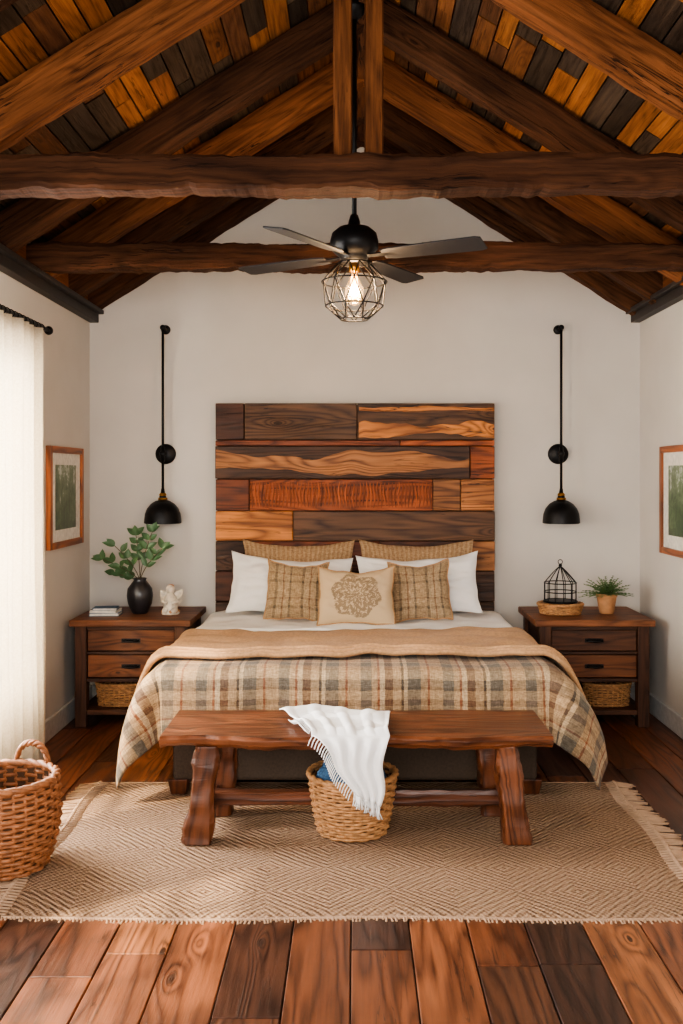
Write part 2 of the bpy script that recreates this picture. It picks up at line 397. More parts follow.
for D in (4.36,6.0):
    b=MB(); rough_beam(b,(XL+.002,D,3.10),(XR_-.002,D,3.10),.17,.155,seg=260,amp=.018,live=.022,rnd=.5); b.build('tie_beam',['beam'])
b=MB()
for xx in (-.055,.085): rough_beam(b,(xx,4.36,3.175),(xx,4.36,RZ+.06),.085,.1,seg=24,amp=.006,updir=V((0,1,0)),rnd=.1)
b.build('king_post',['rafter'])
# ------------------------------------------------------------ rug
b=MB(); RW0,RW1,RD0,RD1=-1.41,1.42,3.80,5.47
def rugf(u,v):
    x=RW0+(RW1-RW0)*u; y=RD0+(RD1-RD0)*v
    y+=.012*math.sin(x*4+1)*(1-v); x+=.012*math.sin(y*7)
    return V((x,y,.004+.010*min(1,min(u,1-u,v,1-v)*40)+.002*noise.noise(V((x*3,y*3,0)))))
b.grid(rugf,90,60,0,lambda u,v:(u*(RW1-RW0),v*(RD1-RD0),0))
for side in (0,1):
    for i in range(62):
        v=(i+.5)/62; p=rugf(side,v); sx=(-1 if side==0 else 1); dy0=random.uniform(-.015,.015)
        for q in range(4):
            dx=sx*random.uniform(.09,.15); dy=dy0+random.uniform(-.018,.018)
            b.tube([p+V((-dx*.1,0,.004)),p+V((dx*.35,dy0*.3,.009)),p+V((dx*.7,dy*.6,.006)),p+V((dx,dy,.003))],lambda t:.0055-.002*t,1,n=5)
        b.ball(p+V((sx*.035,dy0*.2,.007)),.012,1,n=6)
for u0,u1,v in ((0,1,0),(0,1,1)):
    b.tube([rugf(i/80,v)+V((0,0,-.002)) for i in range(81)],.007,1,n=6)
    for i in range(170):
        u=(i+.5)/170; p=rugf(u,v); dy=(-1 if v==0 else 1)*random.uniform(.012,.034)
        b.tube([p,p+V((random.uniform(-.008,.008),dy,-.004))],.0045,1,n=4)
b.build('woven_area_rug',['rug','fringe'])
# ------------------------------------------------------------ bed
bed=empty('bed',V((0,6.2,0)))
HBD=7.30
b=MB()
rows=[(403,440,[(215,244,.0),(244,357,.15),(357,495,.15)]),
(440,446,[(215,400,.9),(400,495,.55)]),
(446,479,[(215,470,.80),(470,495,.55)]),
(479,511,[(215,249,.9),(249,433,.55),(433,461,.40),(461,495,.65)]),
(511,541,[(215,293,.27),(293,495,.15)]),
(541,571,[(215,245,.8),(245,380,.9),(380,470,.0),(470,495,.42)]),
(571,602,[(215,330,.0),(330,495,.8)]),
(602,640,[(215,355,.8),(355,495,.15)]),(640,680,[(215,300,.15),(300,495,.0)])]
carved=None
for y0,y1,bs in rows:
    z1=P(0,y0,HBD).z; z0=P(0,y1,HBD).z
    for a,c,r in bs:
        x0=P(a,0,HBD).x; x1=P(c,0,HBD).x; th=random.uniform(.04,.075)
        b.box(((x0+x1)/2,HBD+.06-th/2,(z0+z1)/2),(x1-x0-.005,th,z1-z0-.005),axis=0,rnd=r+.01)
        if (a,y0)==(249,479): carved=(x0,x1,z0,z1,HBD+.06-th)
b.box((0,HBD+.08,(P(0,403,HBD).z+.1)/2),(2.1,.04,P(0,403,HBD).z-.12),rnd=.8)
b.build('headboard',['hb'],parent=bed,bevel=.005)
b=MB(); x0,x1,z0,z1,yy=carved
n=52
for i in range(n):
    xx=x0+.02+(x1-x0-.04)*i/(n-1)
    b.tube([V((xx+.006*math.sin(k*.9+i*.5),yy+.002,z0+.012+(z1-z0-.024)*k/8)) for k in range(9)],lambda t:.0095*math.sin(math.pi*(t*.9+.05)),0,n=6,rnd=.56)
def wavy(xa,xb,zc,h,yy,r,ph):
    k=60; up=[];dn=[]
    for i in range(k+1):
        t=i/k; x=xa+(xb-xa)*t
        up.append(V((x,yy,zc+h*(.5+.22*math.sin(t*9+ph)+.12*math.sin(t*23+ph)+.15*noise.noise(V((t*14,ph,0)))))))
        dn.append(V((x,yy,zc-h*(.5+.22*math.sin(t*7+2*ph)+.15*noise.noise(V((t*12,ph,7)))))))
    secs=[[up[i],dn[i],dn[i]+V((0,.03,0)),up[i]+V((0,.03,0))] for i in range(k+1)]
    b.loft(secs,0,rnd=r)
z=P(0,430,HBD).z; wavy(P(359,0,HBD).x,P(494,0,HBD).x,z,.085,HBD-.018,.27,.4)
z=P(0,409,HBD).z; wavy(P(359,0,HBD).x,P(494,0,HBD).x,z,.028,HBD-.018,.27,3.1)
z=P(0,463,HBD).z; wavy(P(216,0,HBD).x,P(469,0,HBD).x,z,.13,HBD-.018,.40,2.0)
b.build('headboard_inlay',['hb'],parent=bed)
b=MB(); b.box((0,6.235,.22),(1.98,2.0,.26),0); b.build('bed_frame',['uph'],parent=bed,bevel=.02)
b=MB()
for xx in (-.96,.96):
    for D in (5.28,7.15):
        zb=.0155 if D<6 else 0
        b.loft([[V((xx+a*.04,D+c*.04,zb)) for a,c in ((-1,-1),(1,-1),(1,1),(-1,1))],[V((xx+a*.055,D+c*.055,.1)) for a,c in ((-1,-1),(1,-1),(1,1),(-1,1))]],rnd=.5)
b.build('bed_legs',['bench'],parent=bed,bevel=.004)
b=MB(); b.box((0,6.245,.51),(2.04,2.0,.31),0); b.build('mattress',['matt'],parent=bed,bevel=.07,bseg=4)
FD=5.24
def lerp(a,c,t): t=max(0,min(1,t)); return a+(c-a)*t
def drape(u,D,zt,hw,extra=0,ph=0,Rr=.07):
    a=max(0,abs(u)-hw); bb=max(0,FD-D); d=math.hypot(a,bb); sg=1 if u>0 else -1
    bx=sg*min(abs(u),hw); by=max(D,FD)
    puff=.016*noise.noise(V((u*2.2,D*2.2,ph)))+.007*noise.noise(V((u*7,D*7,ph)))
    if d<1e-6: return V((bx,by,zt+puff+extra))
    th=math.atan2(bb,a)
    if d<Rr*math.pi/2: h=Rr*math.sin(d/Rr); dr=Rr*(1-math.cos(d/Rr))
    else: h=Rr; dr=Rr+d-Rr*math.pi/2
    fs=lerp(.18,.0,(by-5.3)/1.2)
    Fl=fs*math.cos(th)**2+.03*math.sin(th)**2+.13*math.sin(2*th)**2
    if sg<0: Fl*=.72
    k=min(1,dr/.35)
    h+=Fl*(1-math.exp(-dr/.2))*1.2
    rp=.022*math.sin((by*9+bx*7*(1 if bb>0 else 0))+th*5+ph)+.012*math.sin(by*21+bx*15+th*9)+.02*noise.noise(V((bx*4,by*4,th*2)))
    h+=k*rp*(.4 if by>6.3 else 1)
    return V((bx+sg*h*math.cos(th)+sg*extra*math.cos(th),by-h*math.sin(th)-extra*math.sin(th),zt-dr+puff*(1-k)+extra*(1-k)))
b=MB()
def shf(u,v):
    p=drape(-1.36+2.72*u,6.33+.90*v,.735,1.02,0.0,3)
    return p+V((0,0,.018*noise.noise(V((u*14,v*6,2)))))
b.grid(shf,110,40,0,lambda u,v:(u*2.7,v,0))
b.build('white_sheet',['sheet'],parent=bed,solid=.03)
b=MB(); U=1.52; D0=FD-.40; D1=6.42
b.grid(lambda u,v:drape(-U+2*U*u,D0+(D1-D0)*v,.706,1.02,0.008,3),150,90,0,lambda u,v:(-U+2*U*u,D0+(D1-D0)*v,0))
b.build('plaid_blanket',['plaid'],solid=.014)
b=MB(); U2=1.48; d0=5.40; d1=6.28
def thr(u,v):
    uu=-U2+2*U2*u
    D=(d0+.03*math.sin(uu*3+.5)+.012*math.sin(uu*11))+(d1-d0)*v
    p=drape(uu,D,.722,1.02,0.028,3); return p+V((0,0,.006*math.sin(v*24+uu*2)+.010*noise.noise(V((uu*6,v*8,0)))))
b.grid(thr,150,60,0,lambda u,v:(u*3,v,0))
for k in range(3):
    b.tube([thr(i/100,.02*k)+V((0,-.004+.006*k,.002+.011*k)) for i in range(101)],.014,0,n=6)
b.build('tan_throw_blanket',['tan'],solid=.016)
# ------------------------------------------------------------ pillows
def pillow(name,c,w,h,t,mat,tilt,roll=0,yaw=0,piping=None,sag=.03,wrk=.010):
    b=MB(); R=Matrix.Rotation(math.radians(yaw),3,'Z')@Matrix.Rotation(math.radians(tilt),3,'X')@Matrix.Rotation(math.radians(roll),3,'Y')
    c=V(c); so=random.uniform(0,50)
    def f(side):
        def g(u,v):
            a=2*u-1; e=2*v-1
            X=w/2*a*(1-.07*(1-e*e)); Z=h/2*e*(1-.09*(1-a*a))
            k=((1-abs(a)**2.6)*(1-abs(e)**2.6)); k=max(0,k)**.55
            nn=noise.noise(V((a*1.8+so,e*1.8,side)))
            wr=wrk*(noise.noise(V((a*5+so,e*5,side*3)))+.7*noise.noise(V((a*3+e*7+so,e*2,side*3))))
            Y=side*(t/2*k*(1+.18*nn)+wr*k)
            Z-=sag*(1-a*a)*max(0,e)
            Z+=.012*noise.noise(V((a*2.5+so,e,9)))*abs(e); X+=.012*noise.noise(V((a,e*2.5+so,19)))*abs(a)
            return c+R@V((X,Y,Z))
        return g
    for side in (-1,1):
        b.grid(f(side),34,34,0,lambda u,v:((u-.5)*w,(v-.5)*h,0))
    if piping:
        g=f(0); pts=[g(i/24,0) for i in range(24)]+[g(1,i/24) for i in range(24)]+[g(1-i/24,1) for i in range(24)]+[g(0,1-i/24) for i in range(24)]
        b.tube(pts,.006,1,n=6,loop=True)
    return b.build(name,[mat]+([piping] if piping else []))
pillow('tan_pillow',(-.42,7.19,1.01),.84,.52,.11,'tanpil',-6)
pillow('tan_pillow',(.46,7.19,1.01),.86,.52,.11,'tanpil',-6)
pillow('white_pillow',(-.47,7.0,.955),.90,.45,.18,'white',-18,roll=3,wrk=.030)
pillow('white_pillow',(.46,7.0,.96),.90,.45,.18,'white',-18,roll=-2,wrk=.030)
pillow('plaid_cushion',(-.41,6.77,.94),.43,.43,.15,'plaidp',-18,roll=3,piping='tan')
pillow('plaid_cushion',(.455,6.77,.94),.43,.43,.15,'plaidp',-18,roll=-3,piping='tan')
pillow('embroidered_cushion',(.008,6.60,.925),.53,.41,.15,'emb',-20,roll=0,piping='tan')
# ------------------------------------------------------------ bench
bench=empty('live_edge_bench',V((0,4.75,0)))
b=MB()
secs=[]; k=120
for i in range(k+1):
    t=i/k; X=-.915+1.845*t
    e=.014*math.sin(t*14)+.025*noise.noise(V((t*6,0,0)))+.010*noise.noise(V((t*30,0,0))); e2=.015*noise.noise(V((t*7,9,0)))
    yf=4.50+e; yb=5.03+e2; zt=.527; zb=.466+.020*noise.noise(V((t*9,4,4)))+.008*noise.noise(V((t*34,4,4)))
    secs.append([V((X,yf+.03,zb)),V((X,yf+.004,(zb+zt)/2-.008)),V((X,yf-.002,zt-.014)),V((X,yf+.012,zt)),V((X,yb-.01,zt)),V((X,yb,(zb+zt)/2)),V((X,yb-.02,zb))])
b.loft(secs,0,rnd=.1)
b.build('seat',['bench'],parent=bench,bevel=.003)
ZR=.0165
def leg(cx,D,sgn,ph):
    b=MB(); secs=[]; k=40
    for i in range(k+1):
        t=i/k; z=ZR+(.475-ZR)*t
        w=.052+.014*(1-t)+.006*math.sin(t*9+ph); cx2=cx+sgn*(.050*(1-t)-.02); d=.055
        cy=D+(-.015 if D<4.75 else .015)*(1-t)
        sh=[(-1,-.6),(-.8,-1),(.8,-1),(1,-.6),(1,.6),(.8,1),(-.8,1),(-1,.6)]
        secs.append([V((cx2+a*w*(1+.20*noise.noise(V((t*4,q*.8,ph)))+.12*noise.noise(V((t*14,q*.8,ph)))),cy+c*d*(1+.15*noise.noise(V((t*6,q,ph+8)))),z)) for q,(a,c) in enumerate(sh)])
    b.loft(secs,0,smooth=False,rnd=.1); return b
for i,(cx,D,sg,ph) in enumerate(((-.715,4.58,-1,0),(.735,4.58,1,2),(-.66,4.93,-1,4),(.68,4.93,1,1))):
    leg(cx,D,sg,ph).build('leg_%d'%(i+1),['bench'],parent=bench,bevel=.006)
b=MB(); rough_beam(b,(-.70,4.80,.15),(.72,4.80,.15),.08,.065,seg=40,amp=.014,rnd=.6)
for xx in (-.725,.745): rough_beam(b,(xx,4.58,.15),(xx,4.93,.15),.07,.07,seg=10,amp=.004,rnd=.6)
b.build('stretcher',['bench'],parent=bench)
b=MB(); TL=.70; top=.43
def wt(u,v):
    s_=v*TL
    if s_<top: D=4.92-s_; z=.540
    elif s_<top+.06:
        a=(s_-top)/.06*math.pi/2; D=4.49-.038*math.sin(a); z=.540-.038*(1-math.cos(a))
    else: D=4.452; z=.502-(s_-top-.06)
    hang=max(0,(s_-top)/(TL-top))
    if s_<top: xl=lerp(-.385,-.20,s_/top); xr=lerp(.18,.15,s_/top)
    else:
        xl=-.20+.185*hang**.8; xr=.15-.035*hang
    x=xl+(xr-xl)*u
    rip=math.sin(u*math.pi*8+v*3+.6*math.sin(v*9))
    if s_<top: z+=.012+.014*max(0,rip)*(.4+v)+.03*max(0,noise.noise(V((u*4,v*6,1))))+.012*max(0,math.sin(v*16+u*5)); D+=.04*math.sin(u*5)*(1-v)
    else: D-=.014+.03*(rip*.5+.5)*min(1,hang*3); x+=.012*math.sin(v*20+u*2)
    z-=.06*u*hang
    return V((x,D,z))
b.grid(wt,90,70,0)
for i in range(40):
    p=wt((i+.5)/40,1)
    b.tube([p+V((0,0,.01)),p+V((random.uniform(-.008,.008),-.004,-.03)),p+V((random.uniform(-.012,.012),0,-.06))],.0028,0,n=4)
for i in range(44):
    v=.30+.70*i/44
    p=wt(0,v); b.tube([p,p+V((-.012,-.003,-.02)),p+V((-.02,-.003,-.045)) if v*TL>top else p+V((-.03,-.003,-.004))],.0026,0,n=4)
b.build('white_throw_blanket',['white'],solid=.005)
# ------------------------------------------------------------ baskets
def basket(name,c,rf,H,rows,st,mat,sr,sx=1,sy=1,handles=None,fill=None,lid=False):
    b=MB(); c=V(c)
    for i in range(rows):
        z=sr+(H-2*sr)*i/(rows-1); r=rf(z/H); n=st*4; ph=(i%2)*math.pi
        b.tube([c+V(((r+sr*.7*math.sin(st*a/2+ph))*math.cos(a)*sx,(r+sr*.7*math.sin(st*a/2+ph))*math.sin(a)*sy,z+.002*math.sin(3*a+i))) for a in [2*math.pi*j/n for j in range(n)]],sr,0,n=5,loop=True,rnd=random.random())
    for j in range(st):
        a=2*math.pi*j/st
        b.tube([c+V((rf(t)*math.cos(a)*sx,rf(t)*math.sin(a)*sy,H*t)) for t in [k/8 for k in range(9)]],sr*.8,0,n=5)
    n=60
    for q in range(2):
        b.tube([c+V(((rf(1)+sr*.9*math.sin(12*a+q*math.pi))*math.cos(a)*sx,(rf(1)+sr*.9*math.sin(12*a+q*math.pi))*math.sin(a)*sy,H+sr*.6+sr*.5*math.cos(12*a+q*math.pi))) for a in [2*math.pi*j/n for j in range(n)]],sr*1.3,0,n=6,loop=True)
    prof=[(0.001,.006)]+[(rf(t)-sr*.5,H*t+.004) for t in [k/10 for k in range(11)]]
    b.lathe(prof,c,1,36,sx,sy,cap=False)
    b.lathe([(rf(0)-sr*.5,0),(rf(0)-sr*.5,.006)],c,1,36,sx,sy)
    if lid:
        k=int(rf(1)/(sr*1.5))
        for i in range(1,k):
            rr=rf(1)*i/k
            b.tube([c+V((rr*math.cos(a)*sx,rr*math.sin(a)*sy,H+sr*.3)) for a in [2*math.pi*j/32 for j in range(32)]],sr,0,n=5,loop=True)
        b.lathe([(rf(1),H-.004),(rf(1),H+.002)],c,0,32,sx,sy)
    if handles:
        for (a,wd,hh) in handles:
            ctr=c+V((rf(1)*math.cos(a)*sx,rf(1)*math.sin(a)*sy,0)); tg=V((-math.sin(a),math.cos(a),0))
            for q in (0,1,2):
                b.tube([ctr+tg*(wd/2*math.cos(math.pi*(1-t)))+V((0,0,H-.06+(hh+.06)*math.sin(math.pi*t)**.6))+(V((math.cos(a),math.sin(a),0))*.009*math.cos(t*22+q*2.1)+V((0,0,.009))*math.sin(t*22+q*2.1)) for t in [k/36 for k in range(37)]],.009,0,n=6)
    mats=[mat,'inner']
    if fill:
        mats.append(fill)
        for (x,y,rr,zz) in ((-.10,-.055,.072,.262),(-.02,-.095,.066,.258),(.09,-.05,.07,.262),(-.07,.07,.078,.275),(.06,.08,.07,.27),(-.02,0,.07,.285)):
            cc=c+V((x,y,zz)); b.ball(cc,rr,2)
            for k in range(12):
                n_=V((random.uniform(-1,1),random.uniform(-1,1),random.uniform(-1,1))).normalized(); e1=n_.orthogonal().normalized(); e2=n_.cross(e1)
                b.tube([cc+(e1*math.cos(a)+e2*math.sin(a))*rr*1.01 for a in [2*math.pi*j/20 for j in range(20)]],.005,2,n=5,loop=True)
    return b.build(name,mats)
basket('wicker_basket',(-.012,4.70,0.022),lambda t:.158+.052*t**.7,.275,17,28,'wick',.0085,fill='blue')
basket('woven_handled_basket',(-1.56,4.28,0.022),lambda t:.165+.075*math.sin(math.pi*min(1,t*.62+.08)),.38,18,30,'wickd',.0105,handles=[(math.pi*.42,.17,.10),(math.pi*1.42,.17,.05)])
# ------------------------------------------------------------ nightstands
def nightstand(x0,x1,D0,D1,cols):
    e=empty('nightstand',V(((x0+x1)/2,(D0+D1)/2,0))); H=.745
    xm=(x0+x1)/2; ym=(D0+D1)/2
    b=MB(); b.box((xm,ym,H-.02),(x1-x0+.07,D1-D0+.05,.045),rnd=.4); b.build('top',['ns'],parent=e,bevel=.006)
    b=MB(); pz=(H-.04)/2
    for x in (x0+.04,x1-.04):
        for y in (D0+.04,D1-.04): b.box((x,y,pz),(.08,.08,H-.042),rnd=.1)
    b.build('posts',['ns'],parent=e,bevel=.005)
    b=MB()
    for x in (x0+.035,x1-.035): b.box((x,ym,(H-.04+.32)/2),(.03,D1-D0-.16,H-.04-.32),rnd=.8,axis=1)
    b.box((xm,D1-.03,.4),(x1-x0-.16,.02,.6),rnd=.8,axis=0)
    b.box((xm,ym,.325),(x1-x0-.03,D1-D0-.04,.025),rnd=.8,axis=0)
    b.box((xm,D0+.04,.515),(x1-x0-.16,.05,.02),rnd=.8,axis=0)
    b.box((xm,D0+.04,.69),(x1-x0-.16,.05,.03),rnd=.8,axis=0)
    b.box((xm,ym,.10),(x1-x0-.03,D1-D0-.04,.035),rnd=.1,axis=0)
    b.build('carcass',['ns'],parent=e,bevel=.003)
    for i,(z0,z1) in enumerate(((.53,.672),(.345,.5))):
        b=MB(); w=x1-x0-.17
        b.box((xm,D0+.05,(z0+z1)/2),(w,.06,z1-z0),rnd=cols[i],axis=0)
        b.build('drawer_%d'%(i+1),['ns'],parent=e,bevel=.004)
        b=MB(); zc=(z0+z1)/2
        b.tube([V((xm-.05,D0+.02,zc)),V((xm-.05,D0-.01,zc)),V((xm-.035,D0-.018,zc)),V((xm+.035,D0-.018,zc)),V((xm+.05,D0-.01,zc)),V((xm+.05,D0+.02,zc))],.008,0)
        b.box((xm,D0+.018,zc),(.13,.006,.028)); b.ball((xm,D0-.012,zc),.012,0,sx=3.0)
        b.build('handle_%d'%(i+1),['black'],parent=e)
nightstand(-1.94,-1.17,6.68,7.34,(.4,.5))
nightstand(1.28,2.04,6.68,7.34,(.1,.5))
for xc in (-1.67,1.79): 
    basket('shelf_basket',(xc,6.86,.1195),lambda t:.12+.015*t,.15,9,26,'wick',.008,sx=1.2,sy=.75)
NT=.7475+.0005
b=MB()
z=NT
for i,(w,d,h,yaw,mm) in enumerate(((.21,.16,.022,4,0),(.19,.15,.018,-3,2),(.17,.13,.016,6,0))):
    R=Matrix.Rotation(math.radians(yaw),3,'Z'); c=V((-1.785,6.92,z+h/2))
    b.box(c,(w-.01,d-.006,h-.006),1,R=R); b.box(c+V((0,0,h/2-.0015)),(w,d,.003),mm,R=R); b.box(c-V((0,0,h/2-.0015)),(w,d,.003),mm,R=R)
    b.box(c+R@V((-w/2+.001,0,0)),(.003,d,h),mm,R=R); z+=h
b.build('book_stack',['bookb','page','mat'])
e=empty('vase_with_leafy_branches',V((-1.56,7.0,NT)))
b=MB(); b.lathe([(.05,0),(.058,.01),(.085,.07),(.094,.13),(.088,.18),(.055,.225),(.044,.24),(.05,.255),(.046,.255),(.038,.24),(.03,.18)],(-1.56,7.0,NT),0,32)
b.build('vase',['vase'],parent=e)
def leafm(b,base,d,up,ln,wd,m=0):
    d=d.normalized(); s_=d.cross(up); s_=s_.normalized() if s_.length>1e-4 else V((1,0,0)); n=s_.cross(d)
    def f(u,v):
        t=u; w=wd*math.sin(math.pi*min(1,t**.8))*(.5) ; a=(v-.5)*2
        return base+d*ln*t+s_*w*a+n*(-.15*ln*t*t+abs(a)*w*.35)
    b.grid(f,6,4,m)
b=MB(); rs=random.Random(5)
base=V((-1.56,7.0,NT+.22))
for tipx,tipz,dy in ((-.27,.17,.0),(-.17,.27,-.05),(-.04,.34,.05),(.09,.37,.0),(.17,.25,-.05),(-.20,.06,.08)):
    tip=V((tipx,dy,tipz)); pts=[base+V((tip.x*t**1.3,tip.y*t,tip.z*t**.8)) for t in [i/10 for i in range(11)]]
    b.tube(pts,.003,1,n=5)
    for i in (4,6,8,10):
        for sd in (-1,1):
            if rs.random()<.12: continue
            dd=(pts[i]-pts[i-1]).normalized(); out=V((sd*rs.uniform(.5,1.0),rs.uniform(-.4,.3),rs.uniform(-.1,.4)))
            leafm(b,pts[i],dd*.7+out,V((rs.uniform(-.5,.5),-.9,.6)),rs.uniform(.07,.095),rs.uniform(.042,.055))
    leafm(b,pts[10],dd,V((0,-.9,.4)),.08,.05)
b.build('branches',['leaf','stem'],parent=e)
b=MB(); c=V((-1.33,6.96,NT))
b.lathe([(.062,0),(.066,.012),(.058,.022),(.05,.04),(.056,.07),(.045,.11),(.03,.14),(.022,.152)],c,0,24)
b.ball(c+V((0,-.005,.178)),.033,0); b.ball(c+V((0,.005,.198)),.026,1,sz=.6)
for sg in (-1,1):
    leafm(b,c+V((sg*.015,.02,.10)),V((sg*.7,.1,.75)),V((0,-1,.2)),.10,.07)
    leafm(b,c+V((sg*.02,.02,.09)),V((sg*1,.1,.1)),V((0,-1,.2)),.06,.06)
    b.tube([c+V((sg*.035,-.01,.125)),c+V((sg*.055,-.04,.09)),c+V((sg*.012,-.055,.085))],.012,0)
    b.ball(c+V((sg*.03,-.045,.03)),.024,0)
for k in range(9): a=k*.7; b.ball(c+V((.055*math.cos(a),.055*math.sin(a),.02)),.014,1,n=8)
b.build('ceramic_angel_figurine',['cer','terra'],solid=.003)
basket('wicker_tray',(1.485,6.98,NT+.001),lambda t:.135+.02*t,.065,6,30,'wick',.008,sx=1.0,sy=.9,lid=True)
b=MB(); c=V((1.485,6.98,NT+.084)); R0=.115
b.lathe([(R0+.008,0),(R0+.008,.010)],c,0,32)
for z in (.010,.075,.14):
    b.tube([c+V((R0*math.cos(a),R0*math.sin(a),z)) for a in [2*math.pi*j/36 for j in range(36)]],.004,0,n=5,loop=True)
for j in range(12):
    a=2*math.pi*j/12
    pts=[V((R0,0,.005)),V((R0,0,.14))]+[V((R0*(1-t)**.85,0,.14+.12*t)) for t in [i/8 for i in range(1,9)]]
    b.tube([c+V((p.x*math.cos(a),p.x*math.sin(a),p.z)) for p in pts],.0034,0,n=5)
b.ball(c+V((0,0,.265)),.013,0)
b.tube([c+V((.016*math.cos(a),0,.290+.016*math.sin(a))) for a in [2*math.pi*j/16 for j in range(16)]],.003,0,n=5,loop=True)
b.build('wire_birdcage',['black'])
e=empty('potted_fern',V((1.82,6.98,NT)))
b=MB(); b.lathe([(.045,0),(.052,.008),(.066,.09),(.070,.12),(.076,.125),(.076,.145),(.066,.145),(.06,.12),(.02,.118)],(1.82,6.98,NT),0,28); b.build('pot',['terra'],parent=e)
b=MB(); base=V((1.82,6.98,NT+.125))
for k in range(60):
    a=rs.uniform(0,2*math.pi); l=rs.uniform(.14,.22); el=rs.uniform(.2,1.35)
    dd=V((math.cos(a)*math.cos(el),math.sin(a)*math.cos(el)*.7,math.sin(el)))
    pts=[base+dd*l*t+V((0,0,-.05*t*t)) for t in [i/7 for i in range(8)]]
    b.tube(pts,.0018,0,n=4)
    for i in range(1,8):
        for sd in (-1,1):
            s_=dd.cross(V((0,0,1))).normalized()*sd
            leafm(b,pts[i],s_+dd*.5+V((0,0,.2)),V((0,0,1)),.036*(1.1-i/9),.016)
b.build('fronds',['fern'],parent=e)
# ------------------------------------------------------------ pendant lamps
def pendant(X):
    e=empty('pendant_lamp',V((X,7.3,1.3))); D=7.30
    b=MB(); Ry=Matrix.Rotation(math.radians(90),3,'X')
    zt=P(0,328,7.32).z; zd=P(0,454,7.4).z; zl=P(0,489,D).z; zb=P(0,523,D).z
    b.tube([V((X,D,zl)),V((X,D,zt))],.010,0,n=8)
    b.lathe([(.001,0),(.036,0),(.036,.012),(.03,.02),(.001,.022)],(X,YB-.0005,zt),0,24,R=Ry)
    b.tube([V((X,YB-.01,zt)),V((X,D,zt))],.012,0,n=8); b.ball((X,D,zt),.022,0)
    b.build('rod',['black'],parent=e)
    b=MB(); b.lathe([(.001,0),(.078,0),(.078,.016),(.07,.026),(.001,.028)],(X,YB-.0005,zd),0,32,R=Ry)
    b.tube([V((X,YB-.02,zd)),V((X,D,zd))],.013,0,n=8); b.ball((X,D,zd),.026,0); b.tube([V((X,D,zd-.06)),V((X,D,zd+.05))],.016,0,n=10)
    b.build('wall_plate',['black'],parent=e)
    b=MB(); r=.140
    prof=[(r,0),(r*.995,.02),(r*.95,.07),(r*.84,.11),(r*.64,.145),(r*.38,.167),(.024,.174)]
    prof2=[(q[0]-.005,q[1]-.003) for q in prof[::-1]]
    b.lathe(prof+prof2,(X,D,zb),0,40,cap=False)
    b.lathe([(.026,.17),(.026,.205),(.018,.215),(.012,.26)],(X,D,zb),0,20)
    b.build('shade',['black'],parent=e)
    b=MB(); b.lathe([(.034,.174),(.036,.182),(.034,.192),(.03,.174)],(X,D,zb),0,24); b.lathe([(.026,.205),(.028,.216),(.02,.228)],(X,D,zb),0,24); b.build('collar',['brass'],parent=e)
    b=MB(); b.ball((X,D,zb+.06),.03,0); b.build('bulb',['cer'],parent=e)
pendant(-1.454); pendant(1.56)
# ------------------------------------------------------------ pictures
def picture(X,sg,D0,D1,z0,z1):
    e=empty('framed_picture',V((X,(D0+D1)/2,z0))); zc=(z0+z1)/2; yc=(D0+D1)/2; fw=.045; x=X+sg*.018
    b=MB()
    for y in (D0+fw/2,D1-fw/2): b.box((x,y,zc),(.034,fw,z1-z0),rnd=.3)
    for z in (z0+fw/2,z1-fw/2): b.box((x,yc,z),(.034,D1-D0-2*fw,fw),rnd=.3,axis=1)
    b.build('frame',['frame'],parent=e,bevel=.004)
    b=MB(); b.box((X+sg*.010,yc,zc),(.014,D1-D0-.06,z1-z0-.06)); b.build('mat_board',['mat'],parent=e)
    b=MB(); b.box((X+sg*.0185,yc,zc),(.003,(D1-D0)*.60,(z1-z0)*.64)); b.build('print',['pic'],parent=e)
picture(XL,1,6.36,7.14,1.25,1.945)
picture(XR_,-1,6.05,6.84,1.20,1.95)
# ------------------------------------------------------------ curtain + rod
rod=empty('curtain_rod',V((XL+.11,5.1,2.66)))
b=MB(); b.tube([V((XL+.11,4.05,2.66)),V((XL+.11,6.06,2.66))],.013,0,n=10)
b.ball((XL+.11,6.08,2.66),.028,0); b.ball((XL+.11,4.03,2.66),.028,0)
for y in (4.2,5.99): b.tube([V((XL+.002,y,2.66)),V((XL+.11,y,2.66))],.010,0); b.lathe([(.03,0),(.03,.01)],(XL,y,2.66),0,16,R=Matrix.Rotation(math.radians(90),3,'Y'))
for k in range(16):
    y=4.95+k*.065
    b.tube([V((XL+.11+.022*math.cos(a),y,2.655+.022*math.sin(a))) for a in [2*math.pi*j/14 for j in range(14)]],.003,0,n=4,loop=True)
b.build('rod',['black'],parent=rod)
def curt(y0,y1,n,ph):
    b=MB()
    def f(u,v):
        z=.02+2.61*(1-v); y=y0+(y1-y0)*u
        a=.035+.020*(v)
        y+=.02*math.sin(v*3+u*4)
        return V((XL+.13+a*math.sin(u*2*math.pi*n+ph+.4*math.sin(v*3))+.012*math.sin(u*31+v*2)+.05*v*(1-u)*.3,y,z))
    b.grid(f,150,30,0); return b.build('window_curtain',['curt'],solid=.003)
curt(4.98,5.88,7,0); curt(4.10,4.45,4,1)
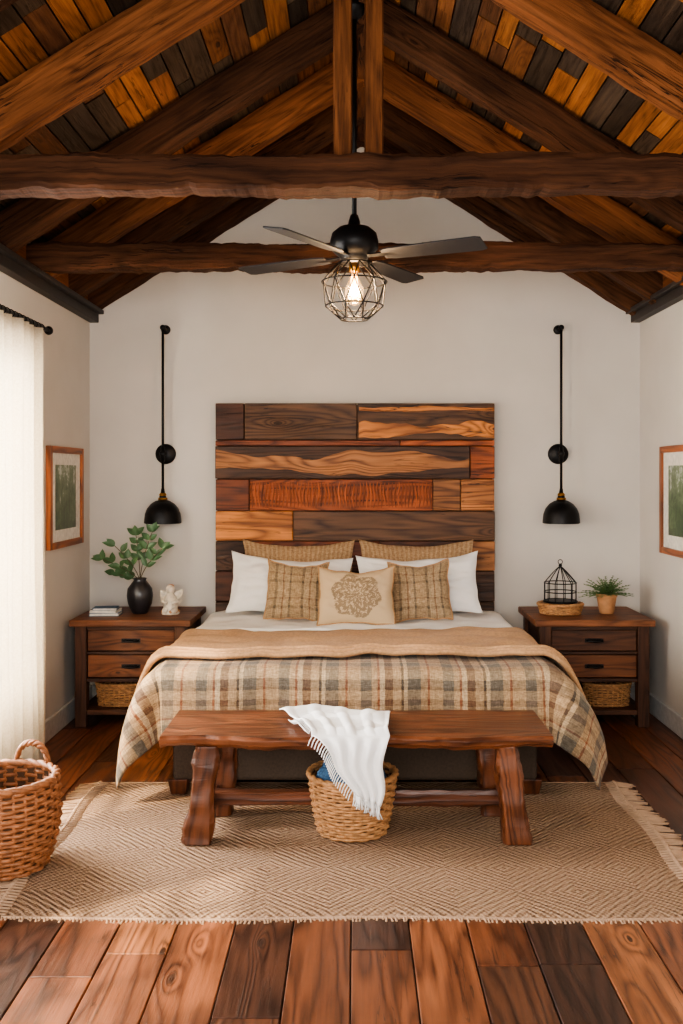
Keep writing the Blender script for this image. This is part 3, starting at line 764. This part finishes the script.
# ------------------------------------------------------------ ceiling fan
FX,FY=-.004,5.2
fan=empty('ceiling_fan',V((FX,FY,2.9)))
b=MB()
b.tube([V((FX,FY,3.10)),V((FX,FY,RZ))],.014,0,n=10)
b.lathe([(.07,0),(.065,-.04),(.02,-.09)],(FX,FY,RZ+.02),0,24)
b.lathe([(.02,.20),(.03,.17),(.035,.14),(.085,.13),(.12,.10),(.13,.06),(.13,.02),(.10,-.01),(.075,-.03),(.07,-.06),(.001,-.06)],(FX,FY,2.95),0,36)
b.build('motor',['black'],parent=fan)
b=MB()
for i,aa in enumerate((60,150,238,334)):
    a=math.radians(aa); d=V((math.cos(a),math.sin(a),0)); s_=V((-math.sin(a),math.cos(a),0)); s2=(s_+V((0,0,(-.14,.10,-.20,-.26)[i]))).normalized()
    nn=d.cross(s2)
    c=V((FX,FY,2.925))
    b.box(c+d*.16,(.16,.035,.008),1,R=Matrix((d,s2,nn)).transposed())
    pr=[(.17,.045),(.22,.058),(.5,.068),(.70,.072),(.73,.060)]
    b.loft([[c+d*r+s2*w-nn*.004,c+d*r-s2*w-nn*.004,c+d*r-s2*w+nn*.004,c+d*r+s2*w+nn*.004] for r,w in pr],0)
b.build('blades',['blade','black'],parent=fan,bevel=.001,bseg=1)
b=MB()
prf=[(.085,2.89),(.175,2.79),(.155,2.66),(.075,2.59)]
nw=10
for r,z in prf:
    b.tube([V((FX+r*math.cos(a),FY+r*math.sin(a),z)) for a in [2*math.pi*j/36 for j in range(36)]],.0042,0,n=5,loop=True)
for j in range(nw):
    a0=2*math.pi*j/nw; st=math.pi/nw
    for s_ in (1,-1):
        b.tube([V((FX+r*math.cos(a0+s_*k*st),FY+r*math.sin(a0+s_*k*st),z)) for k,(r,z) in enumerate(prf)],.0038,0,n=5)
b.build('light_cage',['black'],parent=fan)
b=MB(); b.lathe([(.028,2.90),(.028,2.845),(.018,2.84)],(FX,FY,0),0,16); b.build('socket',['brass'],parent=fan)
b=MB(); b.lathe([(.018,2.84),(.03,2.80),(.05,2.755),(.052,2.72),(.04,2.685),(.015,2.665),(.001,2.662)],(FX,FY,0),0,24,cap=False); b.build('bulb_glass',['glass'],parent=fan)
b=MB()
for k in range(6):
    a=k*math.pi/3; b.tube([V((FX+.012*math.cos(a),FY+.012*math.sin(a),2.83)),V((FX+.022*math.cos(a+.4),FY+.022*math.sin(a+.4),2.76)),V((FX+.014*math.cos(a+.8),FY+.014*math.sin(a+.8),2.70))],.0035,0,n=5)
b.build('filament',['bulb'],parent=fan)
# ------------------------------------------------------------ lights
def light(name,typ,loc,energy,col=(1,1,1),size=1,sy=None,target=None):
    l=bpy.data.lights.new(name,typ); l.energy=energy; l.color=col
    o=bpy.data.objects.new(name,l); bpy.context.collection.objects.link(o); o.location=loc
    if typ=='AREA':
        l.size=size
        if sy: l.shape='RECTANGLE'; l.size_y=sy
    elif typ=='POINT': l.shadow_soft_size=size
    elif typ=='SUN': l.angle=size
    if target is not None: o.rotation_euler=(V(target)-V(loc)).to_track_quat('-Z','Y').to_euler()
    return o
light('sun_light','SUN',(-6,0,6),7.5,(1,.80,.55),.04,target=(-6+1.0,0+.6,6-1.15))
light('window_daylight','AREA',(XL-.5,5.05,1.6),380,(1,.97,.93),1.4,2.0,target=(0,5.05,1.3))
light('window_daylight','AREA',(XL-.4,2.75,1.4),110,(1,.93,.85),1.2,1.6,target=(0,3.4,1.0))
light('softbox_fill','AREA',(-.3,-.7,1.9),175,(1,.95,.89),2.6,2.0,target=(0,6.5,1.2))  # unseen softbox added in the room behind the camera, standing in for front daylight
light('fan_bulb_light','POINT',(FX,FY,2.74),68,(1,.64,.34),.05)
w=bpy.data.worlds.new('World'); bpy.context.scene.world=w; w.use_nodes=True
bg=w.node_tree.nodes['Background']; bg.inputs[0].default_value=(.95,.97,1,1); bg.inputs[1].default_value=.5
# ------------------------------------------------------------ camera
cam=bpy.data.cameras.new('camera'); co=bpy.data.objects.new('camera',cam); bpy.context.collection.objects.link(co)
co.location=(0,0,CH); co.rotation_euler=(math.radians(90),0,0)
cam.sensor_fit='VERTICAL'; cam.sensor_height=36; cam.sensor_width=24; cam.lens=F/1024*36
cam.shift_x=-(CX-341.5)/1024; cam.shift_y=-(512-HY)/1024
bpy.context.scene.camera=co
bpy.context.scene.view_settings.view_transform='AgX'
bpy.context.scene.view_settings.look='AgX - Medium High Contrast'
bpy.context.scene.view_settings.exposure=.25
